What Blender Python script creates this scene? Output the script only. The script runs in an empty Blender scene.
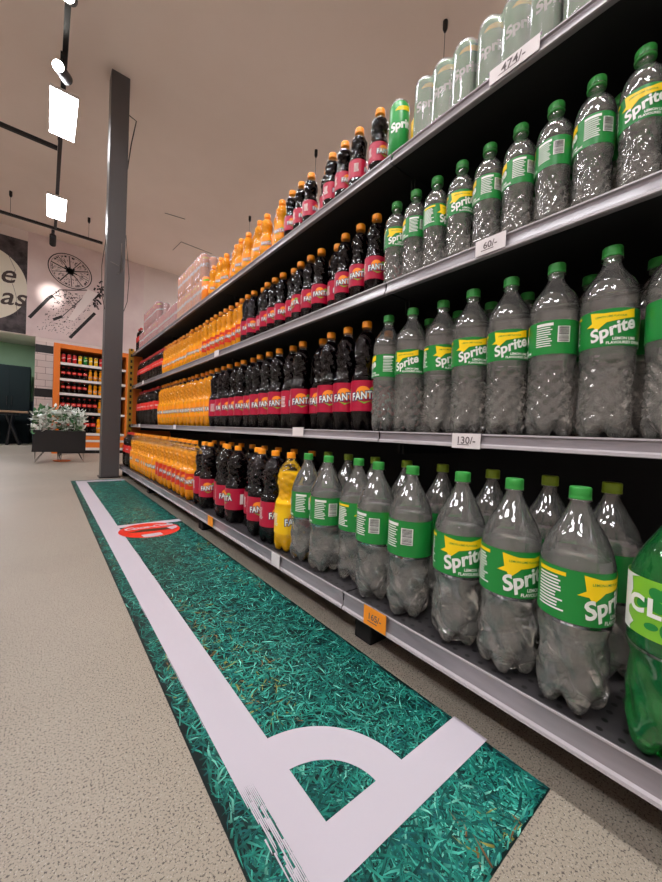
import bpy, bmesh, math, random
from mathutils import Vector, Matrix
random.seed(7)
PI = math.pi
S = bpy.context.scene
COL = S.collection

# ------------------------------------------------------------------ camera
CAM_H, YAW, PITCH, ROLL, FPX = 0.5155, 0.67724, -0.02098, 0.04123, 357.17
fw = Vector((math.sin(YAW)*math.cos(PITCH), math.cos(YAW)*math.cos(PITCH), math.sin(PITCH)))
rt = Vector((math.cos(YAW), -math.sin(YAW), 0)); up = rt.cross(fw)
r2 = rt*math.cos(ROLL)+up*math.sin(ROLL); u2 = -rt*math.sin(ROLL)+up*math.cos(ROLL)
cd = bpy.data.cameras.new('camera'); cam = bpy.data.objects.new('camera', cd); COL.objects.link(cam)
cd.sensor_fit = 'HORIZONTAL'; cd.sensor_width = 36; cd.lens = FPX/662*36; cd.clip_start = .01
M = Matrix((r2, u2, -fw)).transposed().to_4x4(); M.translation = (0, 0, CAM_H); cam.matrix_world = M
S.camera = cam

# ------------------------------------------------------------------ materials
def lin(c):
    return tuple(((x/255)/12.92 if x/255 <= .04045 else ((x/255+.055)/1.055)**2.4) for x in c)+(1,)
MATS = {}
def pbr(name, rgb, rough=.5, metal=0, spec=.5, coat=0, emis=0, trans=0, ior=1.45, rgb_lin=None):
    m = bpy.data.materials.new(name); m.use_nodes = True
    b = m.node_tree.nodes['Principled BSDF']
    b.inputs['Base Color'].default_value = rgb_lin or lin(rgb)
    b.inputs['Roughness'].default_value = rough; b.inputs['Metallic'].default_value = metal
    b.inputs['Specular IOR Level'].default_value = spec; b.inputs['Coat Weight'].default_value = coat
    b.inputs['Coat Roughness'].default_value = .06
    b.inputs['Transmission Weight'].default_value = trans; b.inputs['IOR'].default_value = ior
    if emis:
        b.inputs['Emission Color'].default_value = lin(rgb); b.inputs['Emission Strength'].default_value = emis
    MATS[name] = m
    return m
def nd(m, t, **kw):
    n = m.node_tree.nodes.new(t)
    for k, v in kw.items(): setattr(n, k, v)
    return n
def lk(m, a, b): m.node_tree.links.new(a, b)
def objco(m, scale=(1, 1, 1)):
    t = nd(m, 'ShaderNodeTexCoord'); mp = nd(m, 'ShaderNodeMapping'); mp.inputs['Scale'].default_value = scale
    lk(m, t.outputs['Object'], mp.inputs['Vector']); return mp.outputs['Vector']
def noise(m, vec, scale, detail=3, rough=.55):
    n = nd(m, 'ShaderNodeTexNoise'); n.inputs['Scale'].default_value = scale
    n.inputs['Detail'].default_value = detail; n.inputs['Roughness'].default_value = rough
    lk(m, vec, n.inputs['Vector']); return n.outputs['Fac']
def ramp(m, fac, stops):
    r = nd(m, 'ShaderNodeValToRGB'); e = r.color_ramp.elements
    while len(e) < len(stops): e.new(.5)
    for k, (p, c) in enumerate(stops): e[k].position = p; e[k].color = c
    lk(m, fac, r.inputs['Fac']); return r.outputs['Color']
def mixc(m, a, b, fac, mode='MIX'):
    n = nd(m, 'ShaderNodeMix'); n.data_type = 'RGBA'; n.blend_type = mode
    if isinstance(fac, float): n.inputs[0].default_value = fac
    else: lk(m, fac, n.inputs[0])
    for s, i in ((a, 6), (b, 7)):
        if isinstance(s, tuple): n.inputs[i].default_value = s
        else: lk(m, s, n.inputs[i])
    return n.outputs[2]
def bsdf(m): return m.node_tree.nodes['Principled BSDF']
def mottled(name, c1, c2, scale, rough=.6, bump=0, **kw):
    m = pbr(name, c1, rough, **kw); v = objco(m)
    f = noise(m, v, scale, 5)
    lk(m, ramp(m, f, [(.35, lin(c1)), (.68, lin(c2))]), bsdf(m).inputs['Base Color'])
    if bump:
        b = nd(m, 'ShaderNodeBump'); b.inputs['Strength'].default_value = bump; b.inputs['Distance'].default_value = .002
        lk(m, noise(m, v, scale*6, 4), b.inputs['Height']); lk(m, b.outputs['Normal'], bsdf(m).inputs['Normal'])
    return m

def floor_mat():
    m = pbr('speckled_floor', (190, 176, 163), .42); v = objco(m)
    base = ramp(m, noise(m, v, 1.3, 4), [(.3, lin((153, 144, 129))), (.7, lin((167, 158, 143)))])
    sp = ramp(m, noise(m, v, 330, 2, .6), [(.37, (0, 0, 0, 1)), (.45, (1, 1, 1, 1))])
    c = mixc(m, lin((82, 75, 70)), base, sp)
    sp2 = ramp(m, noise(m, v, 420, 1), [(.62, (0, 0, 0, 1)), (.70, (1, 1, 1, 1))])
    c = mixc(m, c, lin((184, 176, 165)), sp2)
    lk(m, c, bsdf(m).inputs['Base Color']); return m
floor_mat()
mottled('ceiling_paint', (240, 225, 214), (246, 232, 222), .9, .85)
mottled('wall_paint', (226, 212, 206), (234, 222, 216), 1.4, .8)
mottled('mural_pink', (216, 196, 194), (232, 216, 212), 2.2, .6)
mottled('mural_dark', (34, 28, 30), (92, 84, 86), 7, .6)
pbr('mural_cream', (224, 218, 200), .6); pbr('ink', (30, 24, 26), .6); pbr('ink_soft', (98, 84, 86), .6)
pbr('script_brown', (70, 58, 54), .6); pbr('mural_white', (236, 226, 222), .6)
mottled('green_wall', (150, 182, 150), (160, 192, 160), 2, .7)
pbr('dark_teal', (22, 30, 32), .8, spec=.15); pbr('blue_grey', (92, 112, 128), .6)
pbr('black_metal', (26, 25, 26), .42); pbr('black_soft', (20, 19, 20), .7)
pbr('column_paint', (86, 82, 82), .38, spec=.5)
pbr('cable_grey', (120, 112, 106), .6); pbr('cable_dark', (60, 52, 48), .6)
pbr('shelf_black', (38, 37, 39), .45); pbr('shelf_under', (16, 15, 16), .7)
pbr('rack_orange', (226, 118, 30), .45); pbr('panel_orange', (226, 116, 34), .5); pbr('white_laminate', (222, 216, 210), .4)
pbr('paper_white', (224, 218, 218), .6); pbr('paper_orange', (246, 150, 36), .6); pbr('print_grey', (96, 88, 88), .7)
pbr('wood_top', (150, 116, 88), .5)
pbr('line_white', (196, 190, 199), .38); pbr('disc_red', (226, 44, 22), .35); pbr('disc_dark', (62, 40, 32), .35)
pbr('lamp_white', (250, 249, 255), .5, emis=1); pbr('spot_lens', (255, 250, 240), .5, emis=30)
pbr('leaf_white', (236, 242, 236), .55); pbr('leaf_green', (70, 120, 72), .55); pbr('saucer', (214, 108, 40), .5)
pbr('tile_dark', (26, 24, 26), .3)

def post_mat():      # perforated yellow post: dark slots at a regular pitch
    m = pbr('perforated_yellow', (206, 150, 40), .45)
    t = nd(m, 'ShaderNodeTexCoord'); sx = nd(m, 'ShaderNodeSeparateXYZ'); lk(m, t.outputs['Object'], sx.inputs[0])
    def mt(op, a, b):
        n = nd(m, 'ShaderNodeMath', operation=op)
        for i, q in enumerate((a, b)):
            if isinstance(q, (int, float)): n.inputs[i].default_value = q
            else: lk(m, q, n.inputs[i])
        return n.outputs[0]
    z = mt('ABSOLUTE', mt('SUBTRACT', mt('FRACT', mt('DIVIDE', sx.outputs['Z'], .06), 0), .5), 0)
    x = mt('ABSOLUTE', mt('SUBTRACT', sx.outputs['X'], .686), 0)
    k = mt('MULTIPLY', mt('LESS_THAN', z, .24), mt('LESS_THAN', x, .009))
    lk(m, mixc(m, lin((206, 150, 40)), lin((40, 28, 14)), k), bsdf(m).inputs['Base Color'])
post_mat()
def perf_mat():      # perforated dark shelf top
    m = pbr('perforated_shelf', (52, 50, 52), .4)
    t = nd(m, 'ShaderNodeTexCoord'); mp = nd(m, 'ShaderNodeMapping'); mp.inputs['Scale'].default_value = (1/.025, 1/.025, 1)
    lk(m, t.outputs['Object'], mp.inputs['Vector'])
    fr = nd(m, 'ShaderNodeVectorMath', operation='FRACTION'); lk(m, mp.outputs[0], fr.inputs[0])
    sb = nd(m, 'ShaderNodeVectorMath', operation='SUBTRACT'); lk(m, fr.outputs[0], sb.inputs[0]); sb.inputs[1].default_value = (.5, .5, 0)
    ml = nd(m, 'ShaderNodeVectorMath', operation='MULTIPLY'); lk(m, sb.outputs[0], ml.inputs[0]); ml.inputs[1].default_value = (1, 1, 0)
    ln = nd(m, 'ShaderNodeVectorMath', operation='LENGTH'); lk(m, ml.outputs[0], ln.inputs[0])
    lt = nd(m, 'ShaderNodeMath', operation='LESS_THAN'); lk(m, ln.outputs['Value'], lt.inputs[0]); lt.inputs[1].default_value = .17
    lk(m, mixc(m, lin((56, 54, 56)), lin((8, 8, 8)), lt.outputs[0]), bsdf(m).inputs['Base Color'])
perf_mat()
def tile_mat():
    m = pbr('subway_tile', (222, 206, 200), .25); t = nd(m, 'ShaderNodeTexCoord'); mp = nd(m, 'ShaderNodeMapping')
    mp.inputs['Rotation'].default_value = (PI/2, 0, 0); lk(m, t.outputs['Object'], mp.inputs['Vector'])
    b = nd(m, 'ShaderNodeTexBrick'); b.inputs['Scale'].default_value = 1; b.inputs['Brick Width'].default_value = .24
    b.inputs['Row Height'].default_value = .115; b.inputs['Mortar Size'].default_value = .004
    b.inputs['Color1'].default_value = lin((224, 208, 202)); b.inputs['Color2'].default_value = lin((214, 198, 192)); b.inputs['Mortar'].default_value = lin((150, 130, 124))
    lk(m, mp.outputs[0], b.inputs['Vector']); lk(m, b.outputs['Color'], bsdf(m).inputs['Base Color'])
tile_mat()
def rail_mat():      # grey extruded plastic ticket rail
    m = pbr('rail_grey', (128, 123, 128), .22, coat=.3); v = objco(m, (3, .6, 3))
    lk(m, ramp(m, noise(m, v, 6, 4), [(.3, lin((122, 117, 122))), (.7, lin((152, 146, 151)))]), bsdf(m).inputs['Base Color'])
rail_mat()
pbr('rail_edge', (166, 161, 164), .25, coat=.3); pbr('rail_slot', (112, 106, 112), .35)

def thin_clear(name, tint, gloss_r=.03, milky=0., milk=(200, 205, 200), fres=1.5, boost=1.0):
    m = bpy.data.materials.new(name); m.use_nodes = True; nt = m.node_tree; nt.nodes.clear()
    out = nd(m, 'ShaderNodeOutputMaterial'); tr = nd(m, 'ShaderNodeBsdfTransparent'); tr.inputs[0].default_value = tint
    gl = nd(m, 'ShaderNodeBsdfGlossy'); gl.inputs['Roughness'].default_value = gloss_r; gl.inputs[0].default_value = (1, 1, 1, 1)
    fr = nd(m, 'ShaderNodeFresnel'); fr.inputs[0].default_value = fres
    base = tr.outputs[0]
    if milky:
        df = nd(m, 'ShaderNodeBsdfDiffuse'); df.inputs[0].default_value = lin(milk)
        mx0 = nd(m, 'ShaderNodeMixShader'); mx0.inputs[0].default_value = milky
        lk(m, tr.outputs[0], mx0.inputs[1]); lk(m, df.outputs[0], mx0.inputs[2]); base = mx0.outputs[0]
    mu = nd(m, 'ShaderNodeMath', operation='MULTIPLY'); lk(m, fr.outputs[0], mu.inputs[0]); mu.inputs[1].default_value = boost; mu.use_clamp = True
    mx = nd(m, 'ShaderNodeMixShader'); lk(m, mu.outputs[0], mx.inputs[0]); lk(m, base, mx.inputs[1]); lk(m, gl.outputs[0], mx.inputs[2])
    lk(m, mx.outputs[0], out.inputs['Surface']); MATS[name] = m
def liquid(name, tint, milky, milk, transp=.35):
    m = bpy.data.materials.new(name); m.use_nodes = True; nt = m.node_tree; nt.nodes.clear()
    out = nd(m, 'ShaderNodeOutputMaterial'); g = nd(m, 'ShaderNodeBsdfGlass'); g.inputs['Color'].default_value = tint
    g.inputs['IOR'].default_value = 1.33; g.inputs['Roughness'].default_value = 0
    tr = nd(m, 'ShaderNodeBsdfTransparent'); tr.inputs[0].default_value = tint
    tl = nd(m, 'ShaderNodeBsdfTranslucent'); tl.inputs[0].default_value = lin(milk)
    df = nd(m, 'ShaderNodeBsdfDiffuse'); df.inputs[0].default_value = lin(milk)
    a = nd(m, 'ShaderNodeMixShader'); a.inputs[0].default_value = transp; lk(m, g.outputs[0], a.inputs[1]); lk(m, tr.outputs[0], a.inputs[2])
    d = nd(m, 'ShaderNodeMixShader'); d.inputs[0].default_value = .5; lk(m, tl.outputs[0], d.inputs[1]); lk(m, df.outputs[0], d.inputs[2])
    b = nd(m, 'ShaderNodeMixShader'); b.inputs[0].default_value = milky; lk(m, a.outputs[0], b.inputs[1]); lk(m, d.outputs[0], b.inputs[2])
    gl = nd(m, 'ShaderNodeBsdfGlossy'); gl.inputs['Roughness'].default_value = .05
    fr = nd(m, 'ShaderNodeFresnel'); fr.inputs[0].default_value = 1.2
    c = nd(m, 'ShaderNodeMixShader'); lk(m, fr.outputs[0], c.inputs[0]); lk(m, b.outputs[0], c.inputs[1]); lk(m, gl.outputs[0], c.inputs[2])
    lk(m, c.outputs[0], out.inputs['Surface']); MATS[name] = m
thin_clear('clear_plastic', (.98, .985, .98, 1), .012, .095, (232, 235, 228), 1.5, 2.0)
thin_clear('glossy_plastic', (.985, .985, .985, 1), .012, 0, fres=1.5, boost=.85)
thin_clear('juice_plastic', (.99, .985, .98, 1), .012, .012, (250, 226, 190), 1.5, .7)
thin_clear('green_plastic', (.42, .90, .56, 1), .015, .10, (60, 200, 110), 1.5, 1.4)
thin_clear('shrink_film', (.97, .97, .97, 1), .10, .27, (246, 244, 240), 1.5, 1.0)
liquid('clear_drink', (.98, .985, .98, 1), .06, (252, 253, 248), .06)
liquid('green_drink', (.45, .92, .58, 1), .32, (70, 214, 120))
pbr('orange_drink', (250, 150, 10), .25, rgb_lin=(1.0, .46, .004, 1), spec=.1)
pbr('yellow_drink', (255, 196, 0), .25, rgb_lin=(1.0, .62, .0, 1), spec=.1)
pbr('dark_drink', (14, 8, 10), .10, rgb_lin=(.004, .002, .003, 1), spec=.0)
pbr('cola_drink', (20, 10, 8), .10, rgb_lin=(.006, .0025, .002, 1), spec=.0)
for n, c in dict(cap_green=(52, 148, 62), cap_lime=(140, 170, 40), cap_orange=(250, 156, 24), cap_red=(206, 40, 34),
                 label_green=(30, 136, 58), label_crimson=(178, 16, 56), label_orange=(255, 158, 14), label_red=(214, 56, 20),
                 label_yellow=(250, 200, 10), label_cola=(226, 50, 40), label_lime=(128, 196, 52),
                 print_white=(236, 240, 234), print_yellow=(252, 216, 20), print_blue=(24, 44, 96), print_leaf=(128, 190, 60),
                 print_orange=(248, 150, 40), print_black=(24, 24, 24), can_green=(36, 150, 66), can_red=(206, 36, 34), can_orange=(246, 140, 40)).items():
    pbr(n, c, .38 if n.startswith('cap') else .32)
pbr('can_metal', (196, 198, 198), .25, metal=1)

# ------------------------------------------------------------------ mesh helpers
class MB:
    def __init__(s): s.v = []; s.f = []; s.mi = []; s.smooth = []
    def add(s, v, f, mi=0, smooth=False):
        o = len(s.v); s.v += [tuple(p) for p in v]
        for q in f: s.f.append(tuple(i+o for i in q)); s.mi.append(mi); s.smooth.append(smooth)
        return s
    def box(s, x0, x1, y0, y1, z0, z1, mi=0):
        v = [(x, y, z) for x in (x0, x1) for y in (y0, y1) for z in (z0, z1)]
        return s.add(v, [(0, 1, 3, 2), (4, 6, 7, 5), (0, 4, 5, 1), (2, 3, 7, 6), (0, 2, 6, 4), (1, 5, 7, 3)], mi)
    def bbox(s, x0, x1, y0, y1, z0, z1, bev=.004, mi=0):     # bevelled box
        bm = bmesh.new(); bmesh.ops.create_cube(bm, size=1)
        for v in bm.verts: v.co = Vector((x0+(v.co.x+.5)*(x1-x0), y0+(v.co.y+.5)*(y1-y0), z0+(v.co.z+.5)*(z1-z0)))
        bmesh.ops.bevel(bm, geom=list(bm.edges), offset=bev, segments=2, affect='EDGES', profile=.5)
        bm.verts.index_update()
        s.add([v.co[:] for v in bm.verts], [[v.index for v in f.verts] for f in bm.faces], mi); bm.free(); return s
    def tube(s, pts, r, n=8, mi=0):
        pts = [Vector(p) for p in pts]; rings = []; k = len(pts)
        for i, p in enumerate(pts):
            t = (pts[min(i+1, k-1)]-pts[max(i-1, 0)]).normalized()
            a = t.cross(Vector((0, 0, 1)) if abs(t.z) < .9 else Vector((1, 0, 0))).normalized(); b = t.cross(a)
            rr = r[i] if isinstance(r, (list, tuple)) else r
            rings.append([p+(a*math.cos(2*PI*j/n)+b*math.sin(2*PI*j/n))*rr for j in range(n)])
        v = [q for R in rings for q in R]; f = []
        for i in range(k-1):
            for j in range(n): f.append((i*n+j, i*n+(j+1) % n, (i+1)*n+(j+1) % n, (i+1)*n+j))
        s.add(v, f, mi, True); s.add(rings[0], [tuple(range(n))[::-1]], mi); s.add(rings[-1], [tuple(range(n))], mi); return s
    def lathe(s, prof, n=32, mod=None, mi=0, cap_bot=True, cap_top=True):
        v = []; f = []
        for (r, z) in prof:
            for j in range(n):
                th = 2*PI*j/n
                rr, zz = (r, z) if mod is None else mod(th, r, z)
                v.append((rr*math.cos(th), rr*math.sin(th), zz))
        k = len(prof)
        for i in range(k-1):
            for j in range(n): f.append((i*n+j, i*n+(j+1) % n, (i+1)*n+(j+1) % n, (i+1)*n+j))
        if cap_bot: f.append(tuple(range(n))[::-1])
        if cap_top: f.append(tuple((k-1)*n+j for j in range(n)))
        return s.add(v, f, mi, True)
    def mesh(s, name, mats):
        me = bpy.data.meshes.new(name); me.from_pydata(s.v, [], s.f)
        for m in ([mats] if isinstance(mats, str) else mats): me.materials.append(MATS[m])
        me.polygons.foreach_set('material_index', s.mi); me.polygons.foreach_set('use_smooth', s.smooth); me.update(); return me

def node(name, me=None, parent=None, loc=None, rz=0):
    o = bpy.data.objects.new(name, me); COL.objects.link(o)
    if parent is not None: o.parent = parent
    if loc is not None: o.location = loc
    if rz: o.rotation_euler = (0, 0, rz)
    return o
def tag(o, label, cat, group=None):
    o['label'] = label; o['category'] = cat
    if group: o['group'] = group
    return o
def struct(name, mb, mats):
    o = node(name, mb.mesh(name, mats)); o['kind'] = 'structure'; return o
def part(name, mb, mats, parent, label=None):
    o = node(name, mb.mesh(name, mats), parent)
    if label: o['label'] = label
    return o

# flat lettering and shapes -------------------------------------------------
def text2d(body, size, shear=0, bold=0, space=1.0):
    cu = bpy.data.curves.new('t', 'FONT'); cu.body = body; cu.size = size; cu.shear = shear; cu.offset = bold
    cu.space_character = space; cu.resolution_u = 3; cu.align_x = 'CENTER'; cu.align_y = 'CENTER'
    o = bpy.data.objects.new('t', cu); COL.objects.link(o)
    me = bpy.data.meshes.new_from_object(o.evaluated_get(bpy.context.evaluated_depsgraph_get()))
    v = [(p.co.x, p.co.y) for p in me.vertices]; f = [tuple(p.vertices) for p in me.polygons]
    bpy.data.objects.remove(o); bpy.data.curves.remove(cu); bpy.data.meshes.remove(me)
    return v, f
def xf(s, dx=0, dy=0, rot=0, sx=1, sy=1):
    c, n = math.cos(rot), math.sin(rot)
    return [(x*sx*c-y*sy*n+dx, x*sx*n+y*sy*c+dy) for x, y in s[0]], s[1]
def rect2d(x0, x1, y0, y1): return [(x0, y0), (x1, y0), (x1, y1), (x0, y1)], [(0, 1, 2, 3)]
def poly2d(p): return list(p), [tuple(range(len(p)))]
def disc2d(cx, cy, rx, ry, n=28, rot=0):
    return xf(poly2d([(rx*math.cos(2*PI*i/n), ry*math.sin(2*PI*i/n)) for i in range(n)]), cx, cy, rot)
def join2d(*ss):
    v, f = [], []
    for s in ss:
        o = len(v); v += s[0]; f += [tuple(i+o for i in q) for q in s[1]]
    return v, f
def bend(mb, s, R, z0, step=.004, mi=0, center=0.):
    """wrap a flat shape round an upright cylinder of radius R, its middle at the front (-X)"""
    bm = bmesh.new(); vs = [bm.verts.new((x, y, 0)) for x, y in s[0]]
    for q in s[1]:
        try: bm.faces.new([vs[i] for i in q])
        except ValueError: pass
    xs = [p[0] for p in s[0]]; x = math.ceil(min(xs)/step)*step
    while x < max(xs):
        bmesh.ops.bisect_plane(bm, geom=bm.verts[:]+bm.edges[:]+bm.faces[:], plane_co=(x, 0, 0), plane_no=(1, 0, 0)); x += step
    bm.verts.index_update(); v = []
    for p in bm.verts:
        a = p.co.x/R+center; v.append((-R*math.cos(a), -R*math.sin(a)*-1*-1, z0+p.co.y))
    # front is -X; reading direction (increasing x) runs towards -Y
    mb.add(v, [[q.index for q in f.verts] for f in bm.faces], mi); bm.free(); return mb

# ------------------------------------------------------------------ bottle kinds
def smooth_prof(keys, step):
    """Catmull-Rom through (r,z) keys, sampled about every step"""
    out = []
    for i in range(len(keys)-1):
        p0 = keys[max(i-1, 0)]; p1 = keys[i]; p2 = keys[i+1]; p3 = keys[min(i+2, len(keys)-1)]
        n = max(1, int(math.hypot(p2[0]-p1[0], p2[1]-p1[1])/step))
        for k in range(n):
            t = k/n; q = []
            for a in (0, 1):
                m1 = (p2[a]-p0[a])/2; m2 = (p3[a]-p1[a])/2
                q.append((2*t**3-3*t*t+1)*p1[a]+(t**3-2*t*t+t)*m1+(-2*t**3+3*t*t)*p2[a]+(t**3-t*t)*m2)
            out.append((max(q[0], .001), q[1]))
    out.append(keys[-1]); return out
def sstep(a, b, x):
    t = min(1, max(0, (x-a)/(b-a))); return t*t*(3-2*t)

def petal(th, r, z, h, n=5):
    """five-footed base: valleys between the feet lift and narrow"""
    d = 1-sstep(.0, .17*h, z)
    c = .5-.5*math.cos(n*th); c = c**1.6
    return r*(1-.24*d*c+.012*d*(math.sin(10*th+z*260)-1)), z+.045*h*d*d*c

def sprite_profile(kind, R, h):
    rn = .0125 if kind != 'small' else .0115
    if kind == 'big':
        k = [(.62*R, 0), (.80*R, .012*h), (.95*R, .05*h), (1.0*R, .11*h), (.995*R, .20*h), (.965*R, .29*h), (.955*R, .36*h), (.985*R, .405*h), (.985*R, .425*h), (.985*R, .645*h),
             (.98*R, .67*h), (.90*R, .72*h), (.72*R, .785*h), (.50*R, .845*h), (.335*R, .895*h), (rn, .935*h), (rn, .985*h)]
    else:
        k = [(.62*R, 0), (.82*R, .012*h), (.96*R, .05*h), (1.0*R, .10*h), (.985*R, .22*h), (.985*R, .36*h), (.97*R, .42*h), (.985*R, .455*h), (.985*R, .47*h), (.985*R, .655*h),
             (1.0*R, .68*h), (.99*R, .74*h), (.86*R, .80*h), (.58*R, .855*h), (.38*R, .895*h), (rn, .935*h), (rn, .985*h)]
    return smooth_prof(k, .0028)
def fanta_profile(R, h):
    rn = .0125 if h > .3 else .0115
    k = [(.62*R, 0), (.84*R, .015*h), (.96*R, .06*h), (.985*R, .13*h), (.985*R, .18*h), (.985*R, .46*h), (.95*R, .50*h), (.84*R, .565*h), (.85*R, .62*h), (.93*R, .69*h), (.94*R, .75*h),
         (.84*R, .815*h), (.58*R, .87*h), (.36*R, .905*h), (rn, .94*h), (rn, .985*h)]
    return smooth_prof(k, .0028)

def shell_mod(family, kind, R, h):
    def f(th, r, z):
        a = 0
        if family == 'lime':
            if kind == 'big':
                if .10*h < z < .40*h:
                    e = sstep(.10*h, .16*h, z)*(1-sstep(.34*h, .40*h, z)); a = -.0034*e*(.5+.5*math.sin(5*th+z*60))**2-.0014*e*(1+math.sin(3*th-z*95+1))-.0007*e*(1+math.sin(11*th+z*140))
            elif .09*h < z < .41*h:
                e = sstep(.09*h, .13*h, z)*(1-sstep(.37*h, .41*h, z)); g = 1.5 if kind == 'mid' else 1; a = -.0013*g*e*(1+math.sin(9*th)*math.sin(z*2*PI/.026))-.0005*g*e*(1+math.sin(13*th+z*200))
        elif .49*h < z < .88*h:
            e = sstep(.49*h, .54*h, z)*(1-sstep(.82*h, .88*h, z)); q = R/.042*1.3; w = .33/h; a = -.0021*q*e*(.5+.5*math.sin(8*th+z*120*w))**1.5-.0009*q*e*(1+math.sin(z*230*w+3*th))-.0006*q*e*(1+math.sin(5*th-z*310*w))-.0006*q*e*(1+math.sin(11*th+z*430*w))
        r, z = petal(th, r+a, z, h)
        return r, z
    return f
SEG = 60
def make_vessel(kind, family, R, h, fill):
    prof = sprite_profile(kind, R, h) if family == 'lime' else fanta_profile(R, h)
    mod = shell_mod(family, kind, R, h)
    shell = MB().lathe(prof, SEG, mod)
    # neck ring
    zr = .935*h; rn = prof[-1][0]
    shell.lathe([(rn, zr), (rn+.0032, zr+.0006), (rn+.0032, zr+.002), (rn, zr+.0026)], 24, cap_bot=False, cap_top=False)
    lp = [(max(r-.0012, .001), z+.0012) for r, z in prof if z < fill*h]
    lq = MB().lathe(lp, SEG, lambda th, r, z: mod(th, r, z))
    return shell, lq
def make_cap(h, r=.0148, hc=.019):
    z0 = h-hc; n = 60
    prof = [(r*.985, z0), (r, z0+.001), (r, z0+.0035), (r*.955, z0+.0045), (r*.975, z0+.006), (r*.965, h-.002), (r*.90, h-.0003), (r*.5, h)]
    def rib(th, rr, z): return (rr*(1+(.022 if (int(round(th/(2*PI)*n)) % 2) else -.008) if z0+.004 < z < h-.0015 else rr), z)
    def rib2(th, rr, z):
        if z0+.004 < z < h-.0015: rr *= 1.02 if int(round(th/(2*PI)*n)) % 2 else .985
        return rr, z
    return MB().lathe(prof, n, rib2)
def band(R, z0, z1, n=48, wave=0):
    m = MB(); v = []
    for z in (z0, z1):
        for j in range(n):
            th = 2*PI*j/n; v.append((R*math.cos(th), R*math.sin(th), z+wave*math.sin(3*th)))
    return m.add(v, [(j, (j+1) % n, n+(j+1) % n, n+j) for j in range(n)], 0, True)

RECIPE = {}     # kind -> list of (part name, mesh, parent part name or None, label)
def lime_recipe(key, kind, R, h, zl, fill, cap='cap_green', text=True):
    shell, lq = make_vessel(kind, 'lime', R, h, fill)
    L = [('bottle_body', shell.mesh('bottle_body', 'clear_plastic'), None, None), ('drink', lq.mesh('drink', 'clear_drink'), None, 'clear fizzy drink'),
         ('cap', make_cap(h, .0148 if kind != 'small' else .0142, .019 if kind == 'big' else .018).mesh('cap', cap), None, 'ribbed green screw cap')]
    Rl = R*.985+.0007; z0, z1 = zl[0]*h, zl[1]*h; H = z1-z0; zc = (z0+z1)/2
    L.append(('label', band(Rl, z0, z1).mesh('label', 'label_green'), None, 'green wraparound label'))
    k = H/.062
    if text:
        Rp = Rl+.0007
        ban = [(-.036, .004), (-.027, .010), (-.030, .028), (-.010, .024), (.012, .024), (.034, .030), (.035, .016), (.012, .0115), (-.006, .0085), (-.020, -.004), (-.024, .003)]
        b = MB(); bend(b, xf(poly2d(ban), sx=k, sy=k), Rp, zc); L.append(('banner', b.mesh('banner', 'print_yellow'), 'label', 'yellow burst banner'))
        wm = MB(); bend(wm, xf(text2d('Sprite', .0285*k, .22, .0009*k), .002*k, -.004*k, math.radians(20)), Rp+.0005, zc, .003)
        L.append(('wordmark', wm.mesh('wordmark', 'print_white'), 'label', 'white word Sprite slanting upward'))
        fl = MB(); bend(fl, xf(join2d(xf(text2d('LEMON LIME', .0062*k, 0, .0002*k), .020*k, -.0195*k), xf(text2d('FLAVOURED DRINK', .0062*k, 0, .0002*k), .022*k, -.026*k)), rot=0), Rp+.0005, zc, .004)
        L.append(('flavour_text', fl.mesh('flavour_text', 'print_white'), 'label', None))
        fl = MB(); bend(fl, xf(text2d('LEMON-LIME FLAVOUR', .0042*k, 0, .00005), 0, .018*k), Rp+.0004, zc, .004)
        L.append(('banner_text', fl.mesh('banner_text', 'label_green'), 'banner', None))
        # ingredients panel on the left, with a yellow heading bar
        ing = MB(); bend(ing, rect2d(-.018*k, .018*k, .022*k, .0265*k), Rp, zc, .004, 1, -1.62)
        rr = random.Random(3)
        for i in range(11):
            w = (.024+.010*rr.random())*k; bend(ing, rect2d(-.017*k, -.017*k+w, (.0175-i*.0038)*k, (.0195-i*.0038)*k), Rp, zc, .006, 0, -1.62)
        L.append(('ingredients_print', ing.mesh('ingredients_print', ['print_white', 'print_yellow']), 'label', 'lines of small white print')); ing = MB()
        for i in range(9):
            w = (.020+.009*rr.random())*k; bend(ing, rect2d(-.015*k, -.015*k+w, (.017-i*.0042)*k, (.0188-i*.0042)*k), Rp, zc, .006, 0, 1.75)
        bend(ing, rect2d(-.015*k, .014*k, .021*k, .0262*k), Rp, zc, .006, 0, 1.75)
        L.append(('side_print', ing.mesh('side_print', 'print_white'), 'label', 'lines of small white print'))
        bc = MB(); bend(bc, rect2d(-.0105*k, .0105*k, -.010*k, .019*k), Rp, zc, .004, 0, 2.50)
        for i in range(13):
            y = (-.0085+i*.0021)*k; bend(bc, rect2d(-.0088*k, .0088*k, y, y+(.0006+.0007*rr.random())*k), Rp+.0004, zc, .005, 1, 2.50)
        L.append(('barcode', bc.mesh('barcode', ['print_white', 'print_black']), 'label', 'white barcode panel'))
    RECIPE[key] = L
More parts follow.
